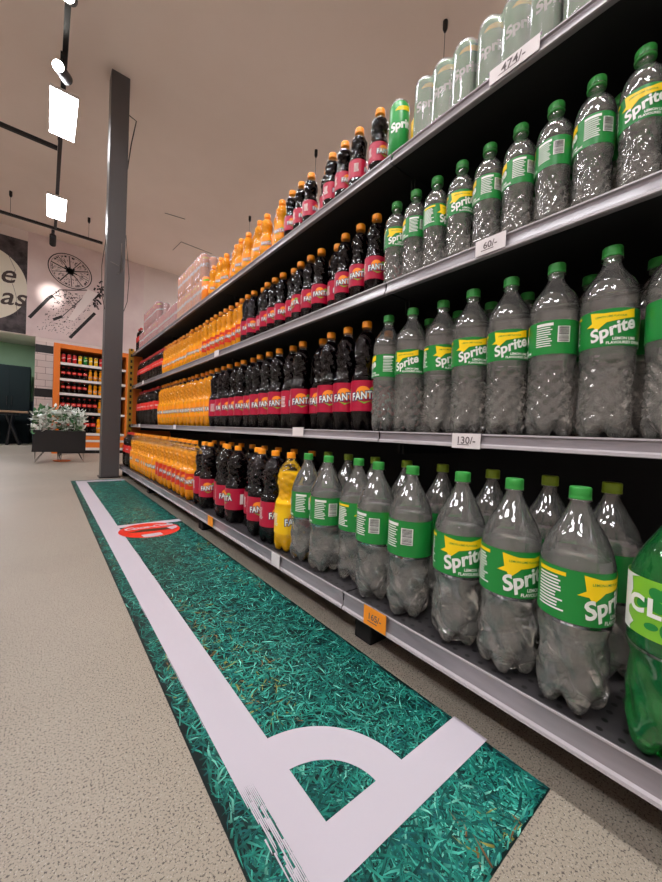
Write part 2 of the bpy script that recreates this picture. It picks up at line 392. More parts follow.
def fanta_recipe(key, R, h, drink, label, capm, fill, zl=(.185, .455), mark='fanta', outline='print_blue', simple=False):
    shell, lq = make_vessel('', 'curvy', R, h, fill)
    L = [('bottle_body', shell.mesh('bottle_body', 'glossy_plastic' if drink in ('dark_drink', 'cola_drink') else 'juice_plastic'), None, None), ('drink', lq.mesh('drink', drink), None, None),
         ('cap', make_cap(h, .0148 if h > .3 else .0142, .019 if h > .3 else .017).mesh('cap', capm), None, None)]
    Rl = R*.985+.0007; z0, z1 = zl[0]*h, zl[1]*h; H = z1-z0; zc = (z0+z1)/2; k = H/.085*.92
    L.append(('label', band(Rl, z0, z1).mesh('label', label), None, None)); Rp = Rl+.0006
    for n_, off in ((0, 0),):
        if n_ == 0: ds = MB(); ol = MB(); wm = MB(); lf = MB()
        if mark == 'fanta':
            bend(ds, disc2d(-.004*k, .010*k, .023*k, .019*k), Rp, zc, .005, 0, off)
            bend(ds, xf(poly2d([(-.024, -.012), (.0, -.024), (.022, -.014), (.0, -.019)]), sx=k, sy=k), Rp, zc, .005, 1, off)
            bend(lf, disc2d(.027*k, .019*k, .0105*k, .0085*k), Rp+.0004, zc, .005, 0, off)
            t = xf(text2d('FANTA', .0245*k, .1, .0026*k, 1.12), 0, 0, math.radians(7), 1, 1.25); bend(ol, t, Rp+.0008, zc, .004, 0, off)
            t = xf(text2d('FANTA', .0245*k, .1, .0007*k, 1.12), 0, 0, math.radians(7), 1, 1.25); bend(wm, t, Rp+.0013, zc, .004, 0, off)
        else:
            bend(wm, xf(text2d('Coca-Cola', .021*k, .35, .0008*k, .92), 0, 0, math.radians(4)), Rp, zc, .004, 0, off)
    if mark == 'fanta':
        pr = MB(); bend(pr, rect2d(-.008*k, .008*k, -.022*k, .022*k), Rp, zc, .004, 0, PI/2+.1)
        rr = random.Random(5)
        for i in range(8): bend(pr, rect2d(-.014*k, .014*k-.006*k*rr.random(), (.02-i*.0055)*k, (.0222-i*.0055)*k), Rp, zc, .005, 0, -PI/2)
        L += [('logo_swirl', ds.mesh('logo_swirl', ['print_orange', 'print_leaf']), 'label', 'orange disc with a green swirl'), ('wordmark_outline', ol.mesh('wordmark_outline', outline), 'label', None),
              ('wordmark', wm.mesh('wordmark', 'print_white'), 'label', 'white word FANTA'), ('leaf_mark', lf.mesh('leaf_mark', 'print_leaf'), 'label', 'green leaf mark'),
              ('fine_print', pr.mesh('fine_print', 'print_white'), 'label', None)]
    else:
        L.append(('wordmark', wm.mesh('wordmark', 'print_white'), 'label', 'white slanting word Coca-Cola'))
    RECIPE[key] = L
def can_mesh_parts(r, h, body, word=None, wcol='print_white', n=32):
    bo = MB().lathe([(.72*r, 0), (.8*r, .004), (r, .012), (r, h-.012), (.84*r, h-.003)], n, cap_top=False)
    li = MB().lathe([(.84*r, h-.003), (.86*r, h-.001), (.86*r, h), (.80*r, h), (.78*r, h-.004), (.2*r, h-.004)], n, cap_bot=False)
    pr = MB()
    if word: bend(pr, xf(text2d(word, .030 if len(word) < 7 else .02, .18, .0012), 0, 0, math.radians(14)), r+.0006, h*.55, .004)
    bend(pr, xf(poly2d([(-.022, .004), (-.014, .012), (.02, .02), (.022, .008), (0, .004)]), 0, .032), r+.0004, h*.55, .005, 1)
    return bo, li, pr
def can_recipe(key, r, h, body, word, second):
    bo, li, pr = can_mesh_parts(r, h, body, word)
    RECIPE[key] = [('can_body', bo.mesh('can_body', body), None, None), ('can_lid', li.mesh('can_lid', 'can_metal'), None, 'silver can top'),
                   ('printed_mark', pr.mesh('printed_mark', ['print_white', second]), 'can_body', None)]

def spawn(key, name, loc, rz, label, cat, group):
    t = node(name, None, None, loc, rz); tag(t, label, cat, group); made = {}
    for pn, me, par, lb in RECIPE[key]:
        o = bpy.data.objects.new(pn.replace('_l', '') if pn == 'letter_l' else pn, me); COL.objects.link(o); o.parent = made[par] if par else t
        if lb: o['label'] = lb
        made[pn] = o
    return t

R2L, RM, RS = .0492, .0405, .0302
lime_recipe('lime_big', 'big', R2L, .331, (.418, .648), .70)
lime_recipe('lime_mid', 'mid', RM, .327, (.465, .65), .76)
lime_recipe('lime_small', 'small', RS, .236, (.45, .67), .76)
lime_recipe('lime_back', 'big', R2L, .331, (.418, .648), .70, cap='cap_lime', text=False)
fanta_recipe('grape_big', .0488, .327, 'dark_drink', 'label_crimson', 'cap_orange', .80)
fanta_recipe('grape_mid', RM, .330, 'dark_drink', 'label_crimson', 'cap_orange', .90)
fanta_recipe('grape_small', RS, .238, 'dark_drink', 'label_crimson', 'cap_orange', .88)
fanta_recipe('grape_short', .0288, .198, 'dark_drink', 'label_crimson', 'cap_orange', .84)
fanta_recipe('orange_big', .0488, .327, 'orange_drink', 'label_orange', 'cap_orange', .80)
fanta_recipe('red_big', .0488, .327, 'orange_drink', 'label_red', 'cap_orange', .80)
fanta_recipe('yellow_big', .0488, .327, 'yellow_drink', 'label_yellow', 'cap_orange', .80)
fanta_recipe('orange_mid', RM, .330, 'orange_drink', 'label_orange', 'cap_orange', .88)
fanta_recipe('orange_small', RS, .238, 'orange_drink', 'label_orange', 'cap_orange', .88)
fanta_recipe('red_small', RS, .238, 'orange_drink', 'label_red', 'cap_orange', .88)
fanta_recipe('orange_short', .0288, .198, 'orange_drink', 'label_orange', 'cap_orange', .86)
fanta_recipe('cola_big', .0488, .327, 'cola_drink', 'label_cola', 'cap_red', .80, (.42, .62), 'cola')
fanta_recipe('cola_mid', RM, .330, 'cola_drink', 'label_cola', 'cap_red', .85, (.42, .62), 'cola')
fanta_recipe('cola_small', RS, .238, 'cola_drink', 'label_cola', 'cap_red', .85, (.42, .62), 'cola')
fanta_recipe('cola_short', .0290, .198, 'cola_drink', 'label_cola', 'cap_red', .85, (.42, .62), 'cola')
fanta_recipe('cola_rack', .0365, .285, 'cola_drink', 'label_cola', 'cap_red', .85, (.42, .62), 'cola')
fanta_recipe('orange_rack', .0365, .285, 'orange_drink', 'label_orange', 'cap_orange', .88)
can_recipe('can_green', .0265, .150, 'can_green', 'Sprite', 'print_yellow')
can_recipe('can_yellow', .0265, .150, 'label_yellow', 'Sprite', 'can_green')
can_recipe('can_orange', .0265, .150, 'can_orange', 'FANTA', 'print_leaf')
can_recipe('can_red', .0265, .150, 'can_red', 'Coca-Cola', 'can_red')

# ------------------------------------------------------------------ room
CZ = 3.82; YB = 8.3
struct('floor', MB().box(-5, 6, -4, 11.6, -.1, 0), 'speckled_floor')
struct('ceiling', MB().box(-5, 6, -4, 11.6, CZ, CZ+.1), 'ceiling_paint')
struct('wall_back', MB().box(-.15, 6, YB, YB+.12, 0, 2.02).box(-5, 6, YB, YB+.12, 2.02, CZ), 'wall_paint')
struct('wall_left', MB().box(-5.1, -5, -4, 11.6, 0, CZ), 'wall_paint')
struct('wall_right', MB().box(6, 6.1, -4, 11.6, 0, CZ), 'wall_paint')
struct('wall_front', MB().box(-5, 6, -4.1, -4, 0, CZ), 'wall_paint')
struct('wall_recess', MB().box(-5, -.15, 11.5, 11.6, 0, CZ).box(-.15, 0, YB+.12, 11.6, 0, CZ), 'green_wall')
struct('trim_soffit', MB().box(-5, -.15, YB+.12, 11.5, 2.35, 2.45), 'wall_paint')
struct('trim_tiles', MB().box(-.149, .35, YB-.012, YB, 0, 1.95), 'subway_tile')
struct('trim_tile_band', MB().box(-.149, .35, YB-.016, YB-.012, 1.75, 1.89).box(-.149, .35, YB-.016, YB-.012, .96, 1.11), 'tile_dark')
struct('trim_dado', MB().box(-.5, -.151, 11.46, 11.5, .0, 1.0).box(-.162, -.15, YB+.12, 11.46, 0, .95), 'blue_grey')

# ------------------------------------------------------------------ shelving
XU, XB, XBACK = .693, .589, 1.085
J = [-.54, .66, 1.85, 3.04, 4.17]
LEV = [('bottom', XB, .123, .079), ('third', XU, .527, .498), ('second', XU, .919, .887), ('top', XU, 1.2523, 1.2255)]
SURF = {n: zt-.0036 for n, x, zt, zl in LEV}
BAYN = ['nearest black shelving bay holding the clear green-labelled bottles', 'second black shelving bay holding dark bottles beside the orange tag',
        'third black shelving bay holding the orange drink bottles', 'farthest black shelving bay with orange side panel by the steel column']
for b in range(4):
    y0, y1 = J[b]+.002, J[b+1]-.002
    t = node('shelving_bay', None, None, (0, 0, 0)); tag(t, BAYN[b], 'shelves', 'shelving bays of the drinks aisle')
    part('back_panel', MB().box(XBACK, XBACK+.02, y0, y1, .09, 1.24), 'shelf_under', t)
    for n, x, zt, zl in LEV:
        sh = part('shelf', MB().box(x+.0035, XBACK, y0, y1, zt-.024, zt-.0042).box(x+.0035, XBACK, y0, y1, zt-.0042, zt-.004, 1), ['shelf_under', 'perforated_shelf' if n == 'bottom' else 'shelf_black'], t)
        h = zt-zl; ra = MB()
        prof = [(x+.0034, zt-.004), (x+.0034, zt), (x+.0005, zt), (x, zt-.003), (x+.004, zt-.006), (x+.002, zl+.009), (x-.002, zl+.006), (x-.003, zl+.001), (x, zl), (x+.010, zl), (x+.010, zl+.002), (x+.0055, zl+.004), (x+.0055, zt-.0245), (x+.0034, zt-.0245)]
        yy0, yy1 = y0, y1
        k = len(prof); v = [(px, yy0, pz) for px, pz in prof]+[(px, yy1, pz) for px, pz in prof]
        for i in range(k):
            q = (i, (i+1) % k, k+(i+1) % k, k+i)
            mi = 1 if i in (5, 6, 7, 1, 2) else (0)
            ra.f.append(q); ra.mi.append(mi); ra.smooth.append(False)
        ra.v = v; ra.f += [tuple(range(k))[::-1], tuple(range(k, 2*k))]; ra.mi += [0, 0]; ra.smooth += [False, False]
        part('price_rail', ra, ['rail_grey', 'rail_edge'], sh, 'grey plastic ticket rail along the shelf edge')
        for ya in (y0+.001, y1-.006): part('shelf_bracket', MB().box(XBACK-.30, XBACK, ya, ya+.005, zt-.06, zt-.024), 'shelf_under', t)
    part('foot', MB().bbox(.63, XBACK, y1-.06, y1-.002, 0, .0985, .004), 'black_soft', t)
    part('plinth', MB().box(XBACK-.05, XBACK-.03, y0, y1-.06, 0, .0985), 'shelf_under', t)
    if b == 3:
        part('end_post', MB().bbox(.664, .708, y1+.004, y1+.05, 0, 1.30, .003), 'perforated_yellow', t, 'yellow perforated end post')
        part('side_panel', MB().box(.708, XBACK+.02, y1+.006, y1+.03, .12, 1.28), 'panel_orange', t, 'orange side panel')

# ------------------------------------------------------------------ bottles
ORD = ['first', 'second', 'third', 'fourth', 'fifth', 'sixth', 'seventh', 'eighth', 'ninth', 'tenth', 'eleventh', 'twelfth', 'thirteenth', 'fourteenth', 'fifteenth',
       'sixteenth', 'seventeenth', 'eighteenth', 'nineteenth', 'twentieth', 'twenty-first', 'twenty-second']
rnd = random.Random(11)
def phi(x, y): return math.atan2(y, x)
FX = {'bottom': .650, 'third': .748, 'second': .742, 'top': .735}
def run(key, name, shelf, ys, desc, anchor, group, rots=None, dx=None, cat='bottle', spread=.35, turn=.55):
    for i, y in enumerate(ys):
        x = FX[shelf]+(dx.get(i, 0) if dx else 0)+(rnd.uniform(0, .012) if y > 1.6 else 0)
        if rots: rz = phi(x, y)+math.radians(rots[i])
        else: rz = phi(x, y)*turn+rnd.uniform(-spread, spread)
        lab = f'{desc}, {ORD[i]} {anchor}'
        spawn(key, name, (x, y, SURF[shelf]), rz, lab, cat, group)
# clear lemon-lime bottles.  turn > 0 swings the mark to the right
FACE = {0: 'wordmark side out', 1: 'barcode side out', 2: 'fine print side out'}
def clear_run(key, shelf, spots, size, group):
    """spots: (y, turn in degrees, dx, what the label shows)"""
    for i, (y, a, dx, what) in enumerate(spots):
        x = FX[shelf]+dx
        spawn(key, 'soda_bottle', (x, y, SURF[shelf]), phi(x, y)+math.radians(a), f'{size} clear green-capped bottle, {what}, {ORD[i]} from near end of {shelf} shelf front', 'bottle', group)
clear_run('lime_big', 'bottom', [(.184, 54, -.008, 'wordmark at right edge'), (.285, 28, -.002, 'wordmark turned right'), (.386, 8, 0, 'wordmark facing out'), (.510, -150, 0, 'white barcode label'),
                                 (.616, -148, 0, 'white barcode label'), (.717, 42, .028, 'half-hidden wordmark'), (.8155, -122, 0, 'white text and barcode'), (.9175, -122, 0, 'white text and barcode')],
          'large', 'large clear bottles on the bottom shelf')
clear_run('lime_mid', 'third', [(.098, 95, 0, 'lines of white print'), (.187, 4, 0, 'wordmark facing out'), (.272, -120, 0, 'barcode on the right'), (.356, 2, 0, 'wordmark facing out'), (.440, 2, 0, 'wordmark facing out'),
                                (.5245, 22, .010, 'wordmark turned right'), (.609, -22, 0, 'wordmark turned left'), (.693, -95, 0, 'white print facing out')], 'medium', 'medium clear bottles on the third shelf')
clear_run('lime_small', 'second', [(.090, 80, 0, 'label at frame edge'), (.157, 0, 0, 'wordmark facing out'), (.222, -105, 0, 'white print facing out'), (.2855, -130, 0, 'barcode on the left'), (.3495, -100, 0, 'white print facing out'),
                                   (.4140, -105, 0, 'white print facing out'), (.480, 4, 0, 'wordmark facing out'), (.547, 60, 0, 'wordmark at right edge'), (.611, -105, 0, 'white print facing out'), (.676, 6, 0, 'wordmark facing out')],
          'small', 'small clear bottles on the second shelf')
# second row
for i, y in enumerate([.177, .276, .392, .520, .634, .755, .877, .985]):
    spawn('lime_back', 'soda_bottle', (.782, y, SURF['bottom']), rnd.uniform(-3, 3), f'lime-capped clear bottle in second row of bottom shelf, {ORD[i]} from the near end', 'bottle', 'lime-capped bottles behind the front row')
for i, y in enumerate([.144, .245, .366, .450, .539, .630]):
    spawn('lime_mid', 'soda_bottle', (.848, y, SURF['third']), phi(.85, y)+rnd.uniform(-2, 2), f'shadowed clear bottle behind front row of third shelf, {ORD[i]} from near end', 'bottle', 'clear bottles behind the front row of the third shelf')
for i, y in enumerate([.20, .262, .330, .395, .52, .645]):
    spawn('lime_small', 'soda_bottle', (.812, y, SURF['second']), phi(.85, y)+rnd.uniform(-2, 2), f'shadowed small clear bottle behind front row of second shelf, {ORD[i]} from near end', 'bottle', 'clear bottles behind the front row of the second shelf')

# the green bottle at the right edge
def green_bottle():
    R, h = .0505, .335
    sh, lq = make_vessel('big', 'lime', R, h, .76)
    Rl = R*.985+.0007; zc = .575*h
    L = [('bottle_body', sh.mesh('bottle_body', 'green_plastic'), None, None), ('drink', lq.mesh('drink', 'green_drink'), None, None), ('cap', make_cap(h).mesh('cap', 'cap_green'), None, None),
         ('label', band(Rl, .465*h, .685*h).mesh('label', 'label_lime'), None, 'lime green label with white strip')]
    p = MB(); rr = random.Random(4)
    for i in range(9):
        bend(p, disc2d(.004+rr.uniform(0, .07), rr.uniform(-.026, .026), rr.uniform(.006, .011), rr.uniform(.004, .008), 14, rr.uniform(0, 3)), Rl+.0005+.00004*i, zc, .004, 0, -.75)
    L.append(('leaf_patches', p.mesh('leaf_patches', 'label_green'), 'label', 'dark green leaf patches'))
    w = MB(); H2 = .110*h; e = [(-.045, -H2), (.004, -H2)]
    for i in range(9): e.append((rr.uniform(-.002, .012), -H2+2*H2*(i+.5)/9))
    bend(w, poly2d(e+[(.016, H2), (-.045, H2)]), Rl+.0004, zc, .004, 0, -.98); L.append(('white_strip', w.mesh('white_strip', 'print_white'), 'label', 'white ragged strip'))
    w = MB(); bend(w, text2d('C', .030, 0, .0014), Rl+.0016, zc+.002, .004, 0, -.70); L.append(('letter', w.mesh('letter', 'print_white'), 'label', 'white letter C'))
    w = MB(); bend(w, text2d('L', .030, 0, .0014), Rl+.0016, zc+.002, .004, 0, -.30)
    L.append(('letter_l', w.mesh('letter', 'print_white'), 'label', 'white letter L')); RECIPE['green_clear'] = L
green_bottle()
spawn('green_clear', 'soda_bottle', (.640, .070, SURF['bottom']), phi(.64, .070)-.12, 'translucent green plastic bottle with white and lime label at right frame edge', 'bottle', None)

def seq(a, b, step):
    out = []; y = a
    while y <= b+1e-6: out.append(round(y, 4)); y += step
    return out
# bottom shelf
spawn('yellow_big', 'soda_bottle', (.650, 1.018, SURF['bottom']), phi(.66, 1.03)*.75+.75, 'yellow drink bottle with yellow label between dark and clear bottles, bottom shelf', 'bottle', None)
run('grape_big', 'soda_bottle', 'bottom', [1.122, 1.226, 1.326, 1.44, 1.548, 1.653, 1.765, 1.870], 'large dark soda bottle with crimson label', 'beyond the yellow bottle on bottom shelf', 'large dark bottles on the bottom shelf',
    rots=[26, -2, 22, -70, 6, 100, -6, 20], dx={2: .035, 5: .03})
run('red_big', 'soda_bottle', 'bottom', seq(2.0, 2.72, .1015), 'large orange drink bottle with red label', 'beyond the dark bottles, bottom shelf', 'large red-labelled orange bottles', spread=.25, turn=.8)
run('orange_big', 'soda_bottle', 'bottom', seq(2.82, 3.64, .1015), 'large orange drink bottle with orange label', 'past the red-labelled ones, bottom shelf', 'large orange-labelled bottles on the bottom shelf', spread=.3, turn=.8)
run('cola_big', 'soda_bottle', 'bottom', seq(3.745, 4.13, .1005), 'large cola bottle with red cap and label', 'from the orange bottles, bottom shelf', 'large cola bottles on the bottom shelf', spread=.3, turn=.8)
for i, y in enumerate(seq(1.10, 2.2, .125)):
    spawn('grape_big', 'soda_bottle', (.795, y, SURF['bottom']), rnd.uniform(-3, 3), f'orange-capped dark bottle in second row of bottom shelf, {ORD[i]} from near end', 'bottle', 'dark bottles behind the front row of the bottom shelf')
# third shelf
run('grape_mid', 'soda_bottle', 'third', [.780, .866, .951, 1.036, 1.121, 1.206, 1.291, 1.376, 1.461, 1.546, 1.631, 1.716, 1.801, 1.886, 1.971], 'medium dark soda bottle with crimson label', 'from the clear bottles, third shelf',
    'medium dark bottles on the third shelf', rots=[0, -2, 4, -12, 6, 40, 0, -4, 10, -8, 4, -4, 8, 0, 60], dx={3: .03, 5: .012, 9: .01})
run('orange_mid', 'soda_bottle', 'third', seq(2.058, 3.20, .085), 'medium orange drink bottle', 'beyond the dark bottles on third shelf', 'medium orange bottles on the third shelf', spread=.3, turn=.8)
run('cola_mid', 'soda_bottle', 'third', seq(3.28, 4.11, .0845), 'medium cola bottle with red cap and label', 'beyond the orange bottles, third shelf', 'medium cola bottles on the third shelf', spread=.3, turn=.8)
for i, y in enumerate([.80, .99, 1.16, 1.33]):
    spawn('grape_mid', 'soda_bottle', (.865, y, SURF['third']), rnd.uniform(-3, 3), f'shadowed dark bottle in second row of third shelf, {ORD[i]} from near end', 'bottle', 'dark bottles behind the front row of the third shelf')
# second shelf
run('grape_small', 'soda_bottle', 'second', [.752, .820, .890, .955, 1.018, 1.082, 1.146, 1.210, 1.274, 1.338, 1.402, 1.466, 1.530, 1.594], 'small dark soda bottle with crimson label', 'from the clear bottles, second shelf',
    'small dark bottles on the second shelf', rots=[14, -6, 0, 30, 4, 12, -60, 14, 20, 0, 8, 50, 4, 12], dx={3: .022, 7: .012, 11: .015})
run('red_small', 'soda_bottle', 'second', seq(1.66, 2.14, .0675), 'small orange drink bottle with red label', 'beyond the dark bottles, second shelf', 'small red-labelled orange bottles', spread=.3, turn=.8)
run('orange_small', 'soda_bottle', 'second', seq(2.205, 3.07, .0665), 'small orange drink bottle with orange label', 'past the red-labelled ones, second shelf', 'small orange-labelled bottles on the second shelf', spread=.3, turn=.8)
run('cola_small', 'soda_bottle', 'second', seq(3.14, 4.12, .0665), 'small cola bottle with red cap and label', 'beyond the orange bottles, second shelf', 'small cola bottles on the second shelf', spread=.3, turn=.8)
for i, y in enumerate([.785, .925, 1.05, 1.18]):
    spawn('grape_small', 'soda_bottle', (.820, y, SURF['second']), rnd.uniform(-3, 3), f'shadowed small dark bottle in second row of second shelf, {ORD[i]} from near end', 'bottle', 'dark bottles behind the front row of the second shelf')
# top shelf
run('grape_short', 'soda_bottle', 'top', [.750, .836, .903, .966, 1.028, 1.089, 1.150, 1.214], 'short dark soda bottle with orange cap', 'from the green can, top shelf', 'short dark bottles on the top shelf', rots=[34, 80, 30, 50, 20, 60, 30, 10], dx={4: .03})
run('orange_short', 'soda_bottle', 'top', [1.290, 1.352, 1.414, 1.480, 1.542, 1.604, 1.680, 1.748, 1.810, 1.872, 1.936, 1.998, 2.06], 'short orange drink bottle', 'beyond the short dark bottles, top shelf',
    'short orange bottles on the top shelf', spread=.4, turn=.8, dx={1: .025, 4: .02, 8: .02, 11: .02})
spawn('can_green', 'drink_can', (.727, .668, SURF['top']), phi(.72, .66)+.35, 'single unwrapped green drink can beside the dark bottles on top shelf', 'can', None)
spawn('can_yellow', 'drink_can', (.80, .655, SURF['top']), phi(.8, .6), 'yellow and green can half hidden behind the single green can', 'can', None)
spawn('can_orange', 'drink_can', (.726, 2.125, SURF['top']), phi(.72, 2.1)*.8, 'single orange can beside the wrapped orange packs on top shelf', 'can', None)
CANP = {k: can_mesh_parts(.0265, .150, k, w) for k, w in (('can_green', 'Sprite'), ('can_orange', 'FANTA'), ('can_red', 'Coca-Cola'))}
CM = {k: (p[0].mesh('can_body', k), p[1].mesh('can_lid', 'can_metal'), p[2].mesh('printed_mark', ['print_white', 'print_yellow'])) for k, p in CANP.items()}
def film(nx, ny):
    """shrink film that hugs the cans: scalloped round the sides, dipping between the lids"""
    r, d, m = .0274, .0548, MB(); n = 10
    def dip(x, y):        # 0 on a can axis, 1 in the middle of four cans
        return max(abs(((x/d+.5) % 1)-.5)*2 if -.01 < x < (nx-1)*d+.01 else 0, abs(((y/d+.5) % 1)-.5)*2 if -.01 < y < (ny-1)*d+.01 else 0)
    P = []; x1, y1 = (nx-1)*d, (ny-1)*d
    for cx, cy, ex, ey, a0, L in ((0, y1, 0, 0, PI, y1), (0, 0, x1, 0, 1.5*PI, x1), (x1, 0, x1, y1, 0, y1), (x1, y1, 0, y1, .5*PI, x1)):
        N = max(1, round(L/d))*n
        for k in range(N):
            t = k/N; px, py = cx+(ex-cx)*t, cy+(ey-cy)*t; q = dip(px, py) if 0 < k else 0
            P.append((px, py, a0, .0095*q*q))
        a1 = a0+PI/2
        for k in range(6): P.append((ex, ey, a0+(a1-a0)*k/6, 0))
    lv = [(r*.80, .0004, 0), (r, .010, .3), (r+.0003, .02, 1), (r+.0002, .075, 1.1), (r+.0003, .135, 1), (r*.97, .147, 1.2), (r*.86, .1525, 1.4), (r*.45, .1530, 1.2)]
    v = []
    for q, z, g in lv:
        for x, y, a, s_ in P:
            rr_ = q-s_*g; v.append((x+rr_*math.cos(a), y+rr_*math.sin(a), z-(.8*s_ if z > .14 else 0)))
    k = len(P); f = []
    for i in range(len(lv)-1):
        for j in range(k): f.append((i*k+j, i*k+(j+1) % k, (i+1)*k+(j+1) % k, (i+1)*k+j))
    f.append(tuple((len(lv)-1)*k+j for j in range(k)))
    return m.add(v, f, 0, True)
def can_pack(kind, y, z, label, group, turn=0):
    t = node('can_pack', None, None, (.731, y, z)); tag(t, label, 'can pack', group); b, l, p = CM[kind]
    for i in range(2):
        for j in range(3):
            c = node('can', b, t, (i*.0548, j*.0548, .0008), phi(.726, y+j*.0548)+turn+rnd.uniform(-.5, .5)); node('can_lid', l, c); 
            if i == 0: node('printed_mark', p, c)
    o = part('shrink_wrap', film(2, 3), 'shrink_film', t, 'clear shrink wrap')
for i, y in enumerate([.476, .308, .140, -.028]):
    can_pack('can_green', y, SURF['top'], f'shrink-wrapped pack of green cans on top shelf, {ORD[i]} from the single green can', 'wrapped green can packs', .4)
for i, y in enumerate([2.19, 2.36, 2.53]):
    can_pack('can_orange', y, SURF['top'], f'shrink-wrapped orange can pack on the shelf board, {ORD[i]} from the orange bottles', 'wrapped orange can packs')
    can_pack('can_orange', y, SURF['top']+.1540, f'shrink-wrapped orange can pack stacked on another, {ORD[i]} from the orange bottles', 'wrapped orange can packs')
for i, y in enumerate([2.71, 2.88, 3.05, 3.26, 3.43, 3.60, 3.80]):
    can_pack('can_red', y, SURF['top'], f'shrink-wrapped red can pack on the shelf board, {ORD[i]} from the orange packs', 'wrapped red can packs')
for i, y in enumerate([3.27, 3.44, 3.61]):
    can_pack('can_red', y, SURF['top']+.1540, f'shrink-wrapped red can pack stacked on another, {ORD[i]} from the near side', 'wrapped red can packs')
for i, y in enumerate([4.0, 4.07]):
    spawn('cola_small', 'soda_bottle', (.735, y, SURF['top']), phi(.73, 4), f'small cola bottle at far end of top shelf, {ORD[i]} after the red packs', 'bottle', 'cola bottles at the far end of the top shelf')

# ------------------------------------------------------------------ price tags
def price(shelf, y, w, h, txt, matn, label, size=.022, drop=0, sub=True, raised=0.):
    x, zt, zl = [(a, b, c) for n, a, b, c in LEV if n == shelf][0]
    z0 = zl+.004+drop; t = node('price_tag', MB().box(-.0012, 0, -w/2, w/2, 0, h).mesh('price_tag', matn), None, (x-.0042, y, z0)); tag(t, label, 'price tag', 'price tags on the shelf rails')
    part('rail_clip', MB().box(.0002, .0012, -w/2-.003, w/2+.003, h-.004, h+.001), 'rail_slot', t)
    if txt:
        s = xf(text2d(txt, size, 0, .0003), 0, h*.52); s2 = rect2d(-w*.30, w*.12, h*.22, h*.27); m = MB()
        for q, mi in ((s, 0), (s2, 0)) if sub else ((s, 0),):
            m.add([(-.0016, -a, b) for a, b in q[0]], q[1], mi)
        part('price_print', m, 'print_grey', t)
price('top', .346, .094, .029, '474/-', 'paper_white', 'long white price tag reading 474/- on the top shelf rail', .022)
price('second', .374, .062, .031, '60/-', 'paper_white', 'white price tag reading 60/- on the second shelf rail', .018)
price('third', .406, .064, .031, '130/-', 'paper_white', 'white price tag reading 130/- on the third shelf rail', .021, -.006)
price('bottom', .545, .068, .042, '165/-', 'paper_orange', 'orange price tag reading 165/- on the bottom shelf rail', .02)
price('third', 1.042, .066, .03, '', 'paper_white', 'white price tag on third shelf rail below the dark bottles', .01)
price('bottom', .985, .05, .042, '', 'paper_white', 'white price tag on bottom shelf rail below the yellow bottle', .01)
price('bottom', 1.56, .06, .042, '', 'paper_orange', 'orange price tag on bottom shelf rail below the dark bottles', .01)
price('third', 2.55, .06, .029, '', 'paper_white', 'white price tag on third shelf rail below the orange bottles', .01)
price('third', 3.7, .06, .029, '', 'paper_white', 'white price tag on third shelf rail below the cola bottles', .01)
price('second', 1.83, .06, .03, '', 'paper_white', 'white price tag on second shelf rail below the red-labelled bottles', .01)
price('second', 3.6, .06, .03, '', 'paper_white', 'white price tag on second shelf rail below the cola bottles', .01)

# ------------------------------------------------------------------ floor sticker
MX0, MX1, MY0, MY1 = .190, .597, .188, 3.90
def grass():
    m = pbr('grass_print', (30, 110, 90), .42, spec=.35)
    a = nd(m, 'ShaderNodeAttribute', attribute_name='tint'); lk(m, a.outputs['Color'], bsdf(m).inputs['Base Color'])
    V = [(MX0, MY0, .0012), (MX1, MY0, .0012), (MX1, MY1, .0012), (MX0, MY1, .0012), (MX0, MY0, .0002), (MX1, MY0, .0002), (MX1, MY1, .0002), (MX0, MY1, .0002)]
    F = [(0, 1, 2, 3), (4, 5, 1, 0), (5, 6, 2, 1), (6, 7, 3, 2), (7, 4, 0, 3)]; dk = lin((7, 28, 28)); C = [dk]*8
    rr = random.Random(21)
    pal = [(12, 60, 58), (18, 82, 76), (24, 104, 94), (30, 122, 108), (46, 142, 124), (70, 164, 146), (110, 190, 170), (24, 94, 94)]
    wts = [3, 4, 5, 5, 4, 2.4, .9, 3]
    def blade(x, y, s, z):
        a = rr.uniform(0, 2*PI); L = s*rr.uniform(.016, .038); w = s*rr.uniform(.0009, .0021); b = a+rr.uniform(-.6, .6)
        p0 = (x, y); p1 = (x+math.cos(a)*L*.55, y+math.sin(a)*L*.55); p2 = (p1[0]+math.cos(b)*L*.5, p1[1]+math.sin(b)*L*.5)
        for p in (p0, p1, p2):
            if not (MX0+.001 < p[0] < MX1-.001 and MY0+.001 < p[1] < MY1-.001): return
        nx, ny = -math.sin(a)*w, math.cos(a)*w; i = len(V); c = rr.choices(pal, wts)[0]
        patch = math.sin(x*17+y*3.1)+math.sin(y*5.3-x*9)
        if rr.random() < .08 and patch > .5: c = (126, 124, 60) if rr.random() < .6 else (118, 84, 50)
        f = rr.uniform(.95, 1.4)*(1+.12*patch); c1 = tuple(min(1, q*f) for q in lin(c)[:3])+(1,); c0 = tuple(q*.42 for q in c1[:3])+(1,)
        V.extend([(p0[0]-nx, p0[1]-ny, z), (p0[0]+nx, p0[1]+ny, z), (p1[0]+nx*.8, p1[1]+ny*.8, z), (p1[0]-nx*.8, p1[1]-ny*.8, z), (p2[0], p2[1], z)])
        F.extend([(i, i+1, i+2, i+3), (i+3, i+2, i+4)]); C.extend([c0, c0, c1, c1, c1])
    N = 30000
    for k in range(N):
        y = MY0+(MY1-MY0)*rr.random()**1.7; x = rr.uniform(MX0, MX1)
        blade(x, y, 1.0+.25*max(0, y-1), .0013+.0012*k/N)
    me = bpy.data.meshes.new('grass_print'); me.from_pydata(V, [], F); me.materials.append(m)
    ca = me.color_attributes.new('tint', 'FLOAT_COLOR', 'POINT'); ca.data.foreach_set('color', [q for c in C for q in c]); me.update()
    return me
